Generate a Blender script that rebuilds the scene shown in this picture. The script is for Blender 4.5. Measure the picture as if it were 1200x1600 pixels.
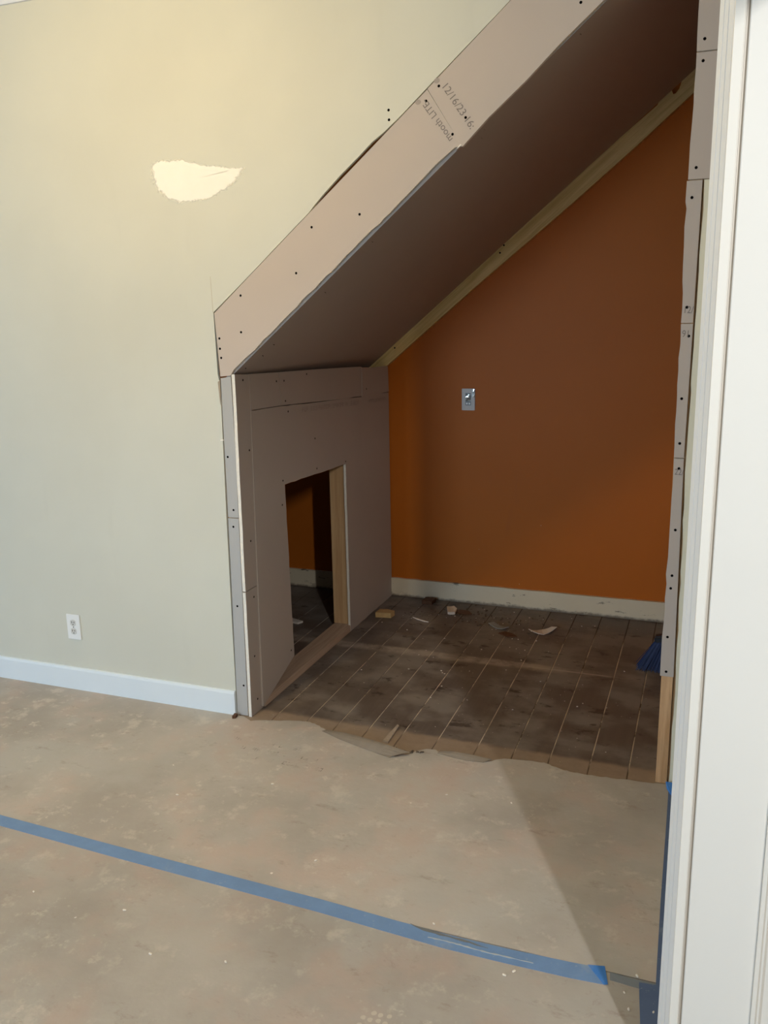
import bpy, bmesh, math, random
from mathutils import Vector, Matrix
random.seed(7)
S = bpy.context.scene
C = S.collection
for o in list(bpy.data.objects):
    bpy.data.objects.remove(o)
PI = math.pi

# ------------------------------------------------------------------ camera
CAM = Vector((1.6906, -2.8884, 1.6073))
YAW, PITCH, ROLL, FPX = -0.3614, 0.2235, -0.0184, 1351.05
f = Vector((math.sin(YAW)*math.cos(PITCH), math.cos(YAW)*math.cos(PITCH), -math.sin(PITCH)))
r0 = Vector((math.cos(YAW), -math.sin(YAW), 0)); u0 = r0.cross(f)
r = math.cos(ROLL)*r0 + math.sin(ROLL)*u0
u = -math.sin(ROLL)*r0 + math.cos(ROLL)*u0
cd = bpy.data.cameras.new('camera')
cam = bpy.data.objects.new('camera', cd); C.objects.link(cam)
M = Matrix((r, u, -f)).transposed().to_4x4(); M.translation = CAM
cam.matrix_world = M
cd.sensor_fit = 'VERTICAL'; cd.sensor_height = 32.0; cd.lens = FPX/1600*32.0
cd.clip_start = 0.02
S.camera = cam

# ------------------------------------------------------------------ world, lights, exposure
S.view_settings.view_transform = 'Standard'; S.view_settings.look = 'None'
S.view_settings.gamma = 1; S.view_settings.use_curve_mapping = False
S.view_settings.exposure = 0.0
w = bpy.data.worlds.new('world'); S.world = w; w.use_nodes = True
w.node_tree.nodes['Background'].inputs[0].default_value = (.62, .78, 1, 1)
w.node_tree.nodes['Background'].inputs[1].default_value = 1.2

def area(name, loc, to, sx, sy, col, power):
    d = bpy.data.lights.new(name, 'AREA'); d.shape = 'RECTANGLE'; d.size = sx; d.size_y = sy
    d.color = col; d.energy = power
    o = bpy.data.objects.new(name, d); C.objects.link(o); o.location = loc
    o.rotation_euler = (Vector(to)-Vector(loc)).to_track_quat('-Z', 'Y').to_euler()
    return o
# daylight through the window of the far room wall, behind the camera on the left
area('window_daylight', (-0.95, -6.15, 1.35), (-0.6, 0, 0.9), 1.3, 1.5, (.62, .82, 1.0), 125)
# light from a narrow lamp high in the next room, beyond the cased opening
area('hall_daylight', (2.75, -3.40, 2.52), (1.3, -.8, .7), .06, .42, (1.0, .98, .92), 48)
# added cool fill at the left wall, no window built, to blue the casing
area('added_cool_fill_left', (-3.42, -2.3, 1.15), (1.6, -1.6, .7), 1.0, 1.2, (.42, .68, 1.0), 18)
# warm ceiling lamp of this room
d = bpy.data.lights.new('ceiling_lamp_room', 'POINT'); d.shadow_soft_size = .09; d.color = (1.0, .69, .25); d.energy = 53
o = bpy.data.objects.new('ceiling_lamp_room', d); C.objects.link(o); o.location = (-.25, -1.45, 2.72)

# ------------------------------------------------------------------ material helpers
class NT:
    def __init__(s, name):
        s.m = bpy.data.materials.new(name); s.m.use_nodes = True
        s.t = s.m.node_tree; s.b = s.t.nodes['Principled BSDF']
        s.co = s.t.nodes.new('ShaderNodeNewGeometry').outputs['Position']
        s.ob = s.t.nodes.new('ShaderNodeTexCoord').outputs['Object']
    def node(s, t, **k):
        n = s.t.nodes.new(t)
        for a, v in k.items(): setattr(n, a, v)
        return n
    def link(s, a, b): s.t.links.new(a, b)
    def setin(s, i, v):
        if hasattr(v, 'is_linked') or isinstance(v, bpy.types.NodeSocket): s.link(v, i)
        else: i.default_value = v
    def scale(s, vec, sc, loc=(0, 0, 0), rot=(0, 0, 0)):
        n = s.node('ShaderNodeMapping'); s.link(vec, n.inputs[0])
        n.inputs[1].default_value = loc; n.inputs[2].default_value = rot; n.inputs[3].default_value = sc
        return n.outputs[0]
    def noise(s, vec, sc, det=4, rough=.55, dist=0):
        n = s.node('ShaderNodeTexNoise'); s.link(vec, n.inputs['Vector'])
        n.inputs['Scale'].default_value = sc; n.inputs['Detail'].default_value = det
        n.inputs['Roughness'].default_value = rough; n.inputs['Distortion'].default_value = dist
        return n.outputs[0]
    def voro(s, vec, sc, feature='F1'):
        n = s.node('ShaderNodeTexVoronoi'); n.feature = feature; s.link(vec, n.inputs['Vector'])
        n.inputs['Scale'].default_value = sc
        return n.outputs['Distance']
    def ramp(s, fac, a, b, lo=0., hi=1.):
        n = s.node('ShaderNodeMapRange'); n.interpolation_type = 'SMOOTHSTEP'; s.setin(n.inputs[0], fac)
        n.inputs[1].default_value = a; n.inputs[2].default_value = b
        n.inputs[3].default_value = lo; n.inputs[4].default_value = hi
        return n.outputs[0]
    def mix(s, fac, a, b):
        n = s.node('ShaderNodeMix'); n.data_type = 'RGBA'
        s.setin(n.inputs[0], fac)
        for i, v in ((6, a), (7, b)):
            if isinstance(v, tuple): v = (*v[:3], 1)
            s.setin(n.inputs[i], v)
        return n.outputs[2]
    def math(s, op, a, b=0.):
        n = s.node('ShaderNodeMath'); n.operation = op; s.setin(n.inputs[0], a); s.setin(n.inputs[1], b)
        return n.outputs[0]
    def sep(s, vec):
        n = s.node('ShaderNodeSeparateXYZ'); s.link(vec, n.inputs[0]); return n.outputs
    def bump(s, h, strength, dist=.002):
        n = s.node('ShaderNodeBump'); n.inputs['Strength'].default_value = strength
        n.inputs['Distance'].default_value = dist; s.link(h, n.inputs['Height']); s.link(n.outputs[0], s.b.inputs['Normal'])
    def done(s, col, rough=.6, spec=.3):
        if isinstance(col, tuple): col = (*col[:3], 1)
        s.setin(s.b.inputs['Base Color'], col); s.setin(s.b.inputs['Roughness'], rough)
        s.b.inputs['Specular IOR Level'].default_value = spec
        return s.m

def plain(name, col, rough=.6, var=.08, sc=25, spec=.3, bump=.0):
    n = NT(name)
    nz = n.noise(n.co, sc)
    c = n.mix(nz, tuple(x*(1-var) for x in col), tuple(min(1, x*(1+var)) for x in col))
    if bump: n.bump(n.noise(n.co, sc*8), bump)
    return n.done(c, rough, spec)

def wallpaint(name, col, rough=.5, spec=.3):
    n = NT(name)
    a = n.noise(n.co, 1.7, 3); b = n.noise(n.scale(n.co, (9, 9, 2.2)), 1.0, 5)
    c = n.mix(n.ramp(a, .3, .7), tuple(x*.965 for x in col), tuple(x*1.02 for x in col))
    c = n.mix(n.ramp(b, .60, .78, 0, .10), c, tuple(x*.72 for x in col))
    n.bump(n.noise(n.co, 220, 2), .12, .0006)
    return n.done(c, rough, spec)

SAGE = (.60, .60, .535)
M_sage = wallpaint('sage_wall_paint', SAGE, .55)
M_cream = wallpaint('cream_wall_paint', (.70, .66, .53), .5)
M_white = plain('white_gloss_paint', (.72, .725, .74), .28, .02, 4, .5)
M_jambf = plain('white_gloss_jamb_paint', (.775, .74, .69), .28, .02, 4, .5)
M_jambw = plain('warm_lit_cream_gloss_paint', (.77, .73, .67), .3, .02, 4, .5)  # warm lamplight on the beige jamb face is put into this cream
M_base = plain('white_baseboard_paint', (.70, .77, .84), .35, .03, 6, .5)
M_ceil = plain('ceiling_paint', (.78, .75, .68), .8, .03, 5)
M_room = plain('room_wall_paint', (.36, .35, .32), .7, .03, 3)

def m_orange():
    n = NT('burnt_orange_wall_paint')
    a = n.noise(n.co, 2.2, 4); sp = n.voro(n.co, 9.0)
    c = n.mix(a, (.42, .112, .010), (.48, .136, .015))
    st = n.noise(n.scale(n.co, (14, 14, 3)), 1.0, 4)
    c = n.mix(n.ramp(st, .66, .8, 0, .14), c, (.30, .09, .03))
    c = n.mix(n.ramp(sp, .012, .02, 1, 0), c, (.62, .5, .36))
    n.bump(n.noise(n.co, 160, 2), .15, .0008)
    return n.done(c, .48, .17)
M_orange = m_orange()

def m_drywall(name, col):
    n = NT(name)
    a = n.noise(n.co, 3.0, 4); b = n.noise(n.co, 26, 5, .7)
    c = n.mix(a, tuple(x*.95 for x in col), tuple(x*1.04 for x in col))
    c = n.mix(n.ramp(b, .64, .8, 0, .18), c, tuple(min(1, x*1.25) for x in col))
    return n.done(c, .82, .2)
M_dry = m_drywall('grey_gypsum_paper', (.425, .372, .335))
M_core = plain('white_gypsum_core', (.78, .74, .68), .9, .12, 120, .1, .5)
M_black = plain('screw_black', (.006, .005, .005), .9, .1, 30, 0)
M_ink = plain('stamp_ink', (.20, .175, .165), .9, .1, 60)
M_ink2 = plain('faded_stamp_ink', (.36, .31, .28), .9, .1, 60)
M_paperink = plain('faded_paper_print', (.38, .33, .28), .9, .2, 60)

def m_wood(name, a, b, axis, knots=True):
    n = NT(name)
    sc = [26, 26, 26]; sc[axis] = 1.3
    v = n.scale(n.ob, tuple(sc))
    g = n.noise(v, 1.6, 6, .6, .6); h = n.noise(v, 6.0, 4, .7, .2)
    c = n.mix(n.ramp(g, .32, .68), a, b)
    c = n.mix(n.ramp(h, .55, .75, 0, .45), c, tuple(x*.62 for x in a))
    if knots:
        k = [7, 7, 7]; k[axis] = 3.4
        kd = n.voro(n.scale(n.ob, tuple(k)), 1.0)
        c = n.mix(n.ramp(kd, .05, .13, .8, 0), c, (.16, .075, .03))
    n.bump(h, .25, .001)
    return n.done(c, .65, .25)
M_stud = m_wood('pine_stud', (.48, .29, .15), (.60, .40, .22), 2)
M_studr = m_wood('pine_stud_warm', (.44, .25, .12), (.62, .39, .22), 2, False)
M_batten = m_wood('pine_batten', (.58, .43, .17), (.78, .61, .29), 0)
M_plate = m_wood('dusty_sole_plate', (.42, .305, .225), (.52, .395, .30), 1)

def m_plank():
    n = NT('dusty_dark_floorboard')
    xyz = n.sep(n.co)
    oi = n.node('ShaderNodeObjectInfo').outputs['Random']
    g = n.noise(n.scale(n.co, (40, 2.2, 1)), 1.0, 6, .65)
    c = n.mix(g, (.088, .071, .062), (.158, .130, .112))
    c = n.mix(n.math('MULTIPLY', oi, .35), c, (.10, .068, .05))
    # reddish clean patches and grey dust film
    a = n.noise(n.scale(n.co, (3.2, 4.2, 1)), 1.0, 5, .6)
    c = n.mix(n.ramp(a, .42, .62, 0, .65), c, (.26, .232, .208))
    b = n.noise(n.scale(n.co, (6.5, 11, 1), (3, 1, 0)), 1.0, 5, .7)
    c = n.mix(n.ramp(b, .575, .66, 0, .75), c, (.040, .026, .020))
    # grey dust bar where an old wall plate sat
    y = n.math('ADD', xyz[1], n.math('MULTIPLY', n.noise(n.co, 9, 4), .05))
    bar = n.math('MULTIPLY', n.ramp(y, .84, .88), n.ramp(y, .915, .945, 1, 0))
    bar = n.math('MULTIPLY', bar, n.ramp(n.noise(n.co, 7, 5, .7), .30, .62))
    bar = n.math('MULTIPLY', bar, n.ramp(xyz[0], .85, 1.5, 1, .15))
    c = n.mix(n.math('MULTIPLY', bar, .9), c, (.37, .32, .27))
    ln = n.math('MULTIPLY', n.ramp(n.math('ABSOLUTE', n.math('SUBTRACT', xyz[1], .868)), .004, .010, 1, 0), n.math('MULTIPLY', n.ramp(xyz[0], .92, .98), n.ramp(xyz[0], 1.3, 1.42, 1, 0)))
    c = n.mix(n.math('MULTIPLY', ln, .7), c, (.38, .33, .28))
    # brown dust strip along the front of the opening
    y2 = n.math('ADD', xyz[1], n.math('MULTIPLY', n.noise(n.co, 12, 4), .045))
    c = n.mix(n.ramp(y2, .080, .115, .92, 0), c, n.mix(n.noise(n.co, 30, 5, .7), (.24, .18, .135), (.36, .285, .22)))
    # dust drifting toward the walls, fine speckle
    fine = n.noise(n.co, 170, 3, .7)
    c = n.mix(n.ramp(fine, .60, .78, 0, .45), c, (.26, .22, .19))
    sp = n.voro(n.co, 26)
    c = n.mix(n.ramp(sp, .03, .06, 1, 0), c, (.55, .50, .45))
    n.bump(fine, .3, .001)
    return n.done(c, n.ramp(a, .4, .7, .42, .75), .35)
M_plank = m_plank()
def m_gap():
    n = NT('dust_in_gaps'); xyz = n.sep(n.co)
    a = n.noise(n.co, 7, 5, .7)
    c = n.mix(n.ramp(a, .34, .54), (.16, .13, .105), (.62, .55, .47))
    c = n.mix(n.ramp(xyz[1], .02, .09, 1, 0), c, (.20, .15, .115))
    c = n.mix(n.ramp(xyz[1], 1.2, 1.45), c, (.10, .08, .065))
    return n.done(c, .95, .1)
M_dust = m_gap()
M_sub = plain('floor_base', (.26, .21, .17), .9, .1, 10)

def m_paper(name, seed):
    n = NT(name)
    v = n.scale(n.co, (1, 1, 1), (seed, seed*2.3, 0))
    a = n.noise(v, 1.5, 5, .6); b = n.noise(v, 3.1, 5, .62); d = n.noise(n.scale(v, (1, 1, 1), (4, 9, 0)), 8.0, 6, .7)
    c = n.mix(n.ramp(a, .36, .64), (.38, .352, .325), (.49, .462, .43))
    c = n.mix(n.ramp(b, .46, .66, 0, .65), c, (.50, .40, .355))
    c = n.mix(n.ramp(n.noise(n.scale(v, (1, 1, 1), (7, 3, 0)), 2.6, 5), .50, .66, 0, .75), c, (.45, .44, .42))
    c = n.mix(n.ramp(d, .54, .68, 0, .6), c, (.60, .56, .505))
    e = n.noise(n.scale(v, (4, 9, 1), (1, 5, 0), (0, 0, .5)), 1.6, 6, .75)
    c = n.mix(n.ramp(e, .57, .72, 0, .6), c, (.30, .245, .205))
    sm = n.noise(n.scale(v, (1, 1, 1), (11, 2, 0)), 22, 6, .75)
    c = n.mix(n.math('MULTIPLY', n.ramp(sm, .56, .70, 0, .55), n.ramp(n.noise(n.scale(v, (1, 1, 1), (3, 8, 0)), 2.4, 3), .45, .62)), c, (.33, .265, .225))
    wp_ = n.noise(n.scale(v, (1, 1, 1), (5, 12, 0)), 16, 6, .75)
    c = n.mix(n.math('MULTIPLY', n.ramp(wp_, .56, .68, 0, .65), n.ramp(n.noise(n.scale(v, (1, 1, 1), (6, 1, 0)), 2.0, 3), .46, .62)), c, (.66, .62, .56))
    sp = n.voro(v, 5.2)
    c = n.mix(n.ramp(n.math('ADD', sp, n.math('MULTIPLY', n.noise(v, 90), .03)), .030, .042, 1, 0), c, (.80, .76, .70))
    dk = n.voro(n.scale(v, (1, 1, 1), (2, 2, 0)), 3.4)
    c = n.mix(n.ramp(n.math('ADD', dk, n.math('MULTIPLY', n.noise(v, 60), .04)), .032, .045, .8, 0), c, (.22, .17, .14))
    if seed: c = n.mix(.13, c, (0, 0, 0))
    n.bump(n.math('ADD', n.noise(v, 6, 5, .6), n.math('MULTIPLY', n.noise(v, 70, 3), .1)), .35, .008)
    return n.done(c, .72, .25)
M_paperA = m_paper('beige_floor_paper', 0.0)
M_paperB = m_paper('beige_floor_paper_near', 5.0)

def m_tape(name, col):
    n = NT(name)
    a = n.noise(n.co, 14, 5, .65); b = n.noise(n.co, 120, 3)
    c = n.mix(a, tuple(x*.8 for x in col), tuple(x*1.15 for x in col))
    c = n.mix(n.ramp(n.noise(n.co, 5, 5, .7), .56, .72, 0, .5), c, (.30, .36, .44))
    c = n.mix(n.ramp(b, .64, .75, 0, .35), c, (.45, .48, .5))
    n.bump(n.noise(n.scale(n.co, (60, 400, 1)), 1, 2), .3, .0006)
    return n.done(c, .6, .3)
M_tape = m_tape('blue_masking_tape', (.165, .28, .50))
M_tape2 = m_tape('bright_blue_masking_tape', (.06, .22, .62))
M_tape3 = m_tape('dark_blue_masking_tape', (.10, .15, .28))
M_plastic = plain('white_plastic', (.78, .79, .80), .3, .02, 8, .5)
M_slot = plain('dark_slot', (.03, .028, .026), .5, .1, 9)
M_chrome = NT('glossy_plastic_film').done((.55, .62, .66), .08, .9); M_chrome.node_tree.nodes['Principled BSDF'].inputs['Metallic'].default_value = .75
M_bristle = plain('blue_bristles', (.008, .020, .085), .5, .4, 60)
M_broomhead = plain('broom_head_plastic', (.02, .025, .035), .4, .1, 20)
M_handle = plain('broom_handle_paint', (.10, .16, .22), .4, .1, 20)

# ------------------------------------------------------------------ geometry helpers
def obj(name, bm, mat, parent=None, smooth=False):
    me = bpy.data.meshes.new(name)
    bmesh.ops.recalc_face_normals(bm, faces=bm.faces)
    bm.to_mesh(me); bm.free()
    if isinstance(mat, (list, tuple)):
        for m_ in mat: me.materials.append(m_)
    else: me.materials.append(mat)
    if smooth:
        for p in me.polygons: p.use_smooth = True
    o = bpy.data.objects.new(name, me); C.objects.link(o)
    if parent: o.parent = parent; o.matrix_parent_inverse = Matrix()
    return o
def tag(o, label=None, cat=None, group=None, kind=None):
    if label: o['label'] = label
    if cat: o['category'] = cat
    if group: o['group'] = group
    if kind: o['kind'] = kind
    return o
def empty(name, loc=(0, 0, 0), rot=(0, 0, 0)):
    o = bpy.data.objects.new(name, None); C.objects.link(o); o.location = loc; o.rotation_euler = rot
    o.empty_display_size = .05
    return o
def box(bm, x0, x1, y0, y1, z0, z1, mi=0):
    v = [bm.verts.new((x, y, z)) for x in (x0, x1) for y in (y0, y1) for z in (z0, z1)]
    fs = []
    for q in ((0, 1, 3, 2), (4, 6, 7, 5), (0, 4, 5, 1), (2, 3, 7, 6), (0, 2, 6, 4), (1, 5, 7, 3)):
        fc = bm.faces.new([v[i] for i in q]); fc.material_index = mi; fs.append(fc)
    return fs
def boxo(name, x0, x1, y0, y1, z0, z1, mat, parent=None, bev=0):
    bm = bmesh.new(); box(bm, x0, x1, y0, y1, z0, z1)
    if bev: bmesh.ops.bevel(bm, geom=list(bm.edges), offset=bev, segments=2, affect='EDGES')
    return obj(name, bm, mat, parent)
def prism(pts3, d, bm=None, side_mi=0):
    """polygon in space extruded by vector d"""
    bm = bm or bmesh.new(); d = Vector(d)
    a = [bm.verts.new(p) for p in pts3]; b = [bm.verts.new(Vector(p)+d) for p in pts3]
    bm.faces.new(a); bm.faces.new(b[::-1])
    n = len(a)
    for i in range(n):
        fc = bm.faces.new((a[i], a[(i+1) % n], b[(i+1) % n], b[i])); fc.material_index = side_mi
    return bm
def jag(pts, closed=False, amp=.003, step=.04, seed=1, edges=None):
    """roughen the chosen edges of a 2D outline (list of edge indices)"""
    R = random.Random(seed); out = []
    n = len(pts)
    for i in range(n):
        p = Vector(pts[i]); q = Vector(pts[(i+1) % n]); out.append(tuple(p))
        if edges is not None and i not in edges: continue
        L = (q-p).length; k = max(1, int(L/step)); t = (q-p)/L; nn = Vector((-t.y, t.x))
        for j in range(1, k):
            out.append(tuple(p + t*(L*(j+R.uniform(-.3, .3))/k) + nn*R.uniform(-amp, amp)))
    return out
def XZ(pts, y): return [(x, y, z) for x, z in pts]
def YZ(pts, x): return [(x, y, z) for y, z in pts]
def XY(pts, z): return [(x, y, z) for x, y in pts]

_screw = None
def screw(parent, loc, axis='y', rr=.0046):
    """black drywall screw head in its dimple; mesh data shared"""
    global _screw
    if _screw is None:
        bm = bmesh.new()
        N = 10
        rings = []
        for rad, dep in ((1, -.0002), (.85, -.0005), (.7, -.0003), (.3, -.0001)):
            rings.append([bm.verts.new((rad*rr*math.cos(2*PI*k/N), dep, rad*rr*math.sin(2*PI*k/N))) for k in range(N)])
        for a, b in zip(rings, rings[1:]):
            for k in range(N): bm.faces.new((a[k], a[(k+1) % N], b[(k+1) % N], b[k]))
        bm.faces.new(rings[-1])
        _screw = bpy.data.meshes.new('screw'); bm.to_mesh(_screw); bm.free(); _screw.materials.append(M_black)
    o = bpy.data.objects.new('screw', _screw); C.objects.link(o); o.parent = parent
    o.location = loc
    if axis == 'x': o.rotation_euler = (0, 0, PI/2)
    return o
def text(name, body, size, origin, ex, ey, mat, parent, squeeze=1.0):
    cu = bpy.data.curves.new('t', 'FONT'); cu.body = body; cu.size = size
    to = bpy.data.objects.new('t', cu); C.objects.link(to)
    dg = bpy.context.evaluated_depsgraph_get()
    me = bpy.data.meshes.new_from_object(to.evaluated_get(dg))
    bpy.data.objects.remove(to); bpy.data.curves.remove(cu)
    ex = Vector(ex).normalized(); ey = Vector(ey).normalized(); ez = ex.cross(ey)
    T = Matrix((ex*squeeze, ey, ez)).transposed().to_4x4(); T.translation = Vector(origin)
    me.transform(T); me.materials.clear(); me.materials.append(mat)
    o = bpy.data.objects.new(name, me); C.objects.link(o); o.parent = parent
    return o

D = 1.678            # depth of the recess
SL, ZB = .829, 1.404 # slope of the soffit
def zs(x): return ZB + SL*x
CEIL = 2.86

# ================================================================== SETTING
# ---- floor: a base slab, boards in the recess
floor = obj('floor', prism(XY([(-3.6, -6.4), (4.2, -6.4), (4.2, 1.9), (-3.6, 1.9)], -.012), (0, 0, -.05)), M_sub)
tag(floor, 'dark dusty plank floor inside the recess under the stairs', 'floor', kind='structure')
bm = bmesh.new(); box(bm, -1.75, 1.78, -.15, D, -.012, -.0022)
obj('gap_dust', bm, M_dust, floor)
xs = [-.054, .091, .234, .366, .4975, .640, .785, .944, 1.084, 1.218, 1.363, 1.499, 1.64, 1.776]
left = [-.054-.142*k for k in range(11, 0, -1)]
xs = left + xs
for i in range(len(xs)-1):
    g = .0021 + .0006*random.random()
    bm = bmesh.new(); box(bm, xs[i]+g, xs[i+1]-g, -.14, D-.001, -.011, random.uniform(-.0004, .0004))
    bmesh.ops.translate(bm, verts=bm.verts, vec=(-xs[i], 0, 0))
    o = obj('floorboard', bm, M_plank, floor); o.location = (xs[i], 0, 0)

# ---- front wall: painted board with the stair-shaped opening
def ztop(x): return 1.6265 + .8232*(x+.065)      # upper edge of the raw drywall band
gap = .0035
xr_top = (CEIL-1.6265)/.8232-.065
crk = [(.36, .005), (.40, .010), (.46, .013), (.53, .011), (.58, .012), (.625, .004)]
edge = [(-.071, 0), (-.0695, .4), (-.0660, .85), (-.058, 1.36), (-.0665, 1.40), (-.069, 1.63)]
edge += [(x, ztop(x)+gap+e) for x, e in [(0.1, .0), (.22, .001), (.34, .0)] + crk + [(.68, 0), (.8, .001), (1., .0)]]
edge += [(xr_top-.01, CEIL)]
pts = [(-3.5, 0)] + edge + [(-3.5, CEIL)]
wf = obj('wall_front', prism(XZ(pts, 0), (0, .0125, 0)), M_sage)
tag(wf, 'tall sage and cream painted wall left of the slanted opening', 'wall', kind='structure')
# strip of painted wall to the right of the opening
ptsr = [(1.638, 0), (1.641, .4), (1.632, 1.14), (1.634, 1.55), (1.637, 1.94), (1.636, 1.984), (1.652, 1.984), (1.652, CEIL), (1.80, CEIL), (1.80, 0)]
bm = prism(XZ(jag(ptsr, amp=.0022, step=.05, seed=4, edges=[0, 1, 2, 3]), 0), (0, .0125, 0))
obj('painted_strip', bm, M_cream, wf)['label'] = 'narrow cream painted strip right of the grey drywall strips'
# studs behind the two sides of the opening
boxo('wood_stud', 1.594, 1.632, .0135, .102, -.001, CEIL, M_studr, wf)
# lower front of the right stud, bare below the drywall strips
boxo('wood_stud', 1.5945, 1.6325, -.0015, .0135, 0.0, .398, M_studr, wf, .001)['label'] = 'bare pine stud end below the drywall strips'
boxo('wood_stud', 1.6335, 1.699, .0135, .102, -.001, CEIL, M_studr, wf)
boxo('wood_stud', -.062, -.012, .0135, .102, 0, 1.38, M_stud, wf)

# raw drywall pieces on the front of the wall
def panel(name, pts, y0, y1, screws, mat=M_dry, parent=wf):
    o = obj(name, prism(XZ(pts, y0), (0, y1-y0, 0), side_mi=1), [mat, M_core], parent)
    for s in screws: screw(o, (s[0], y0, s[1]))
    return o
seam = [(.776, 2.3165), (.892, 2.1345)]
low = [(-.065, 1.6265), (-.0545, 1.392), (-.010, 1.396)]
lowbot = [(.004, zs(.004)+.010), (.12, zs(.12)+.008), (.25, zs(.25)+.010), (.372, zs(.372)+.012), (.50, zs(.5)+.012), (.62, zs(.62)+.011), (.75, zs(.75)+.014), (.83, zs(.83)+.014), (.868, zs(.868)+.010)]
low_p = low + jag(lowbot, amp=.0025, step=.03, seed=3, edges=range(len(lowbot)-1)) + [(.8915, 2.1362), (.7752, 2.3163), (.4, ztop(.4)), (.2, ztop(.2)+.0005)]
M_dry_lit = m_drywall('lit_grey_gypsum_paper', (.50, .435, .395))  # paler copy of the gypsum paper; the band's stronger light is in its colour
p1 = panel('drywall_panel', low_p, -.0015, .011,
           [(.051, 1.688), (.045, 1.556), (.281, 1.76), (.348, 1.913), (.53, 1.946), (.771, 2.282), (.860, 2.174), (-.049, 1.534), (-.049, 1.496), (-.046, 1.462)], M_dry_lit)
upbot = [(.8935, 2.1335), (.98, zs(.98)-.002), (1.1, zs(1.1)-.004), (1.2, zs(1.2)+.004), (1.328, zs(1.328)+.003), (1.594, zs(1.594))]
up_p = upbot + [(1.594, CEIL), (xr_top-.013, CEIL), (1.049, ztop(1.049)), (.7765, 2.3175)]
p2 = panel('drywall_panel', up_p, -.003, .011, [(.815, 2.322), (.904, 2.220), (1.258, 2.508)], M_dry_lit)
p2['label'] = 'upper sloping drywall piece stamped with a date'
p1['label'] = 'lower sloping drywall piece with upside-down lettering'
# torn white bit of gypsum at the seam
bm = prism(XZ([(.872, zs(.872)-.001), (.905, zs(.905)-.004), (.902, 2.148), (.884, 2.141)], -.0025), (0, .012, 0))
obj('torn_core', bm, M_core, p1)
# stamps
a = math.radians(-55.0)
text('stamp_text', '12/16/23 16:', .033, (.8225, -.0034, 2.3210), (math.cos(a), 0, math.sin(a)), (-math.sin(a), 0, math.cos(a)), M_ink, p2, 1.02)
b = a + PI
text('stamp_text', 'mooth LITE-', .031, (.8620, -.0019, 2.1600), (math.cos(b), 0, math.sin(b)), (-math.sin(b), 0, math.cos(b)), M_ink, p1, 1.0)
for (x, z) in ((.8085, 2.3385), (.744, 2.281)):
    bm = bmesh.new()
    v = [bm.verts.new((x+.010*math.cos(k*PI/6), -.0034 if x > .78 else -.0019, z+.008*math.sin(k*PI/6))) for k in range(12)]
    bm.faces.new(v); obj('smudge', bm, M_ink2, p2 if x > .78 else p1)

# left strips (two pieces) and the white raw edge of the reveal board
l_up = [(-.0525, 1.386), (-.0095, 1.392), (-.0065, 1.36), (-.0105, 1.1), (-.0165, .8435), (-.0320, .842), (-.0600, .8450), (-.0545, 1.1)]
l_lo = [(-.0610, .8405), (-.0330, .8375), (-.0170, .839), (-.0195, .6), (-.0200, .3), (-.0215, 0.002), (-.0675, 0.002), (-.0660, .3)]
l_up = [(-.0535, 1.386), (-.0095, 1.392), (-.0075, 1.1), (-.0110, .8440), (-.0570, .8440), (-.0550, 1.1)]
l_lo = [(-.0575, .8400), (-.0110, .8400), (-.0130, .6), (-.0155, .3), (-.0185, 0.002), (-.0675, 0.002), (-.0635, .3), (-.060, .6)]
M_dryl = m_drywall('cool_grey_gypsum_paper', (.405, .405, .410))
panel('drywall_strip', l_up, -.0015, .011, [(-.043, 1.084), (-.031, .874)], M_dryl)
panel('drywall_strip', l_lo, -.0015, .011, [(-.036, .806), (-.039, .477), (-.031, .135)], M_dryl)
# reveal boards (turn the corner into the recess), core edge showing white
def xpan(name, pts, x0, x1, screws, parent, mats=None, raw=None):
    o = obj(name, prism(YZ(pts, x1), (x0-x1, 0, 0), side_mi=1), mats or [M_dry, M_core], parent)
    for p_ in o.data.polygons:
        if p_.material_index and raw and (p_.normal.dot(Vector(raw)) < .7 or (name == 'drywall_panel' and abs(p_.center.y-.1) < .05)): p_.material_index = 0
    for s in screws: screw(o, (x1, s[0], s[1]), 'x')
    return o
def X0(y, z, x=.0095):
    k = (CAM.x-x)/CAM.x
    return (CAM.y+(y-CAM.y)*k, CAM.z+(z-CAM.z)*k)
rv_up = jag([(-.004, .5425), (.122, .5425), (.115, .9), (.116, 1.392), (-.004, 1.401)], amp=.0015, step=.06, seed=5, edges=[4])
rv_lo = jag([(-.005, 0.001), (.094, 0.001), (.112, .30), (.1205, .5385), (-.005, .5385)], amp=.0015, step=.06, seed=6, edges=[4])
def slant(o):
    # the corner leans a little: lower part drifts left like the strips beside it
    for v in o.data.vertices:
        v.co.x += -.008*max(0, (1.4-v.co.z))/1.4
s1 = xpan('drywall_strip', rv_up, -.004, .009, [], wf, raw=(0, -1, 0)); s2 = xpan('drywall_strip', rv_lo, -.004, .009, [], wf, raw=(0, -1, 0))
for o, L in ((s1, [(.056, 1.375), (.080, 1.1), (.056, .737)]), (s2, [(.060, .501), (.042, .251), (.050, .058)])):
    slant(o)
    for y, z in L: screw(o, (.0092-.008*(1.4-z)/1.4, y, z), 'x')
# pale torn paper on the left edge below the band
bm = prism(XZ([(-.067, 1.372), (-.057, 1.378), (-.058, 1.32), (-.062, 1.285)], -.0022), (0, .003, 0))
obj('torn_paper', bm, plain('torn_grey_paper', (.34, .28, .22), .9), wf)

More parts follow.
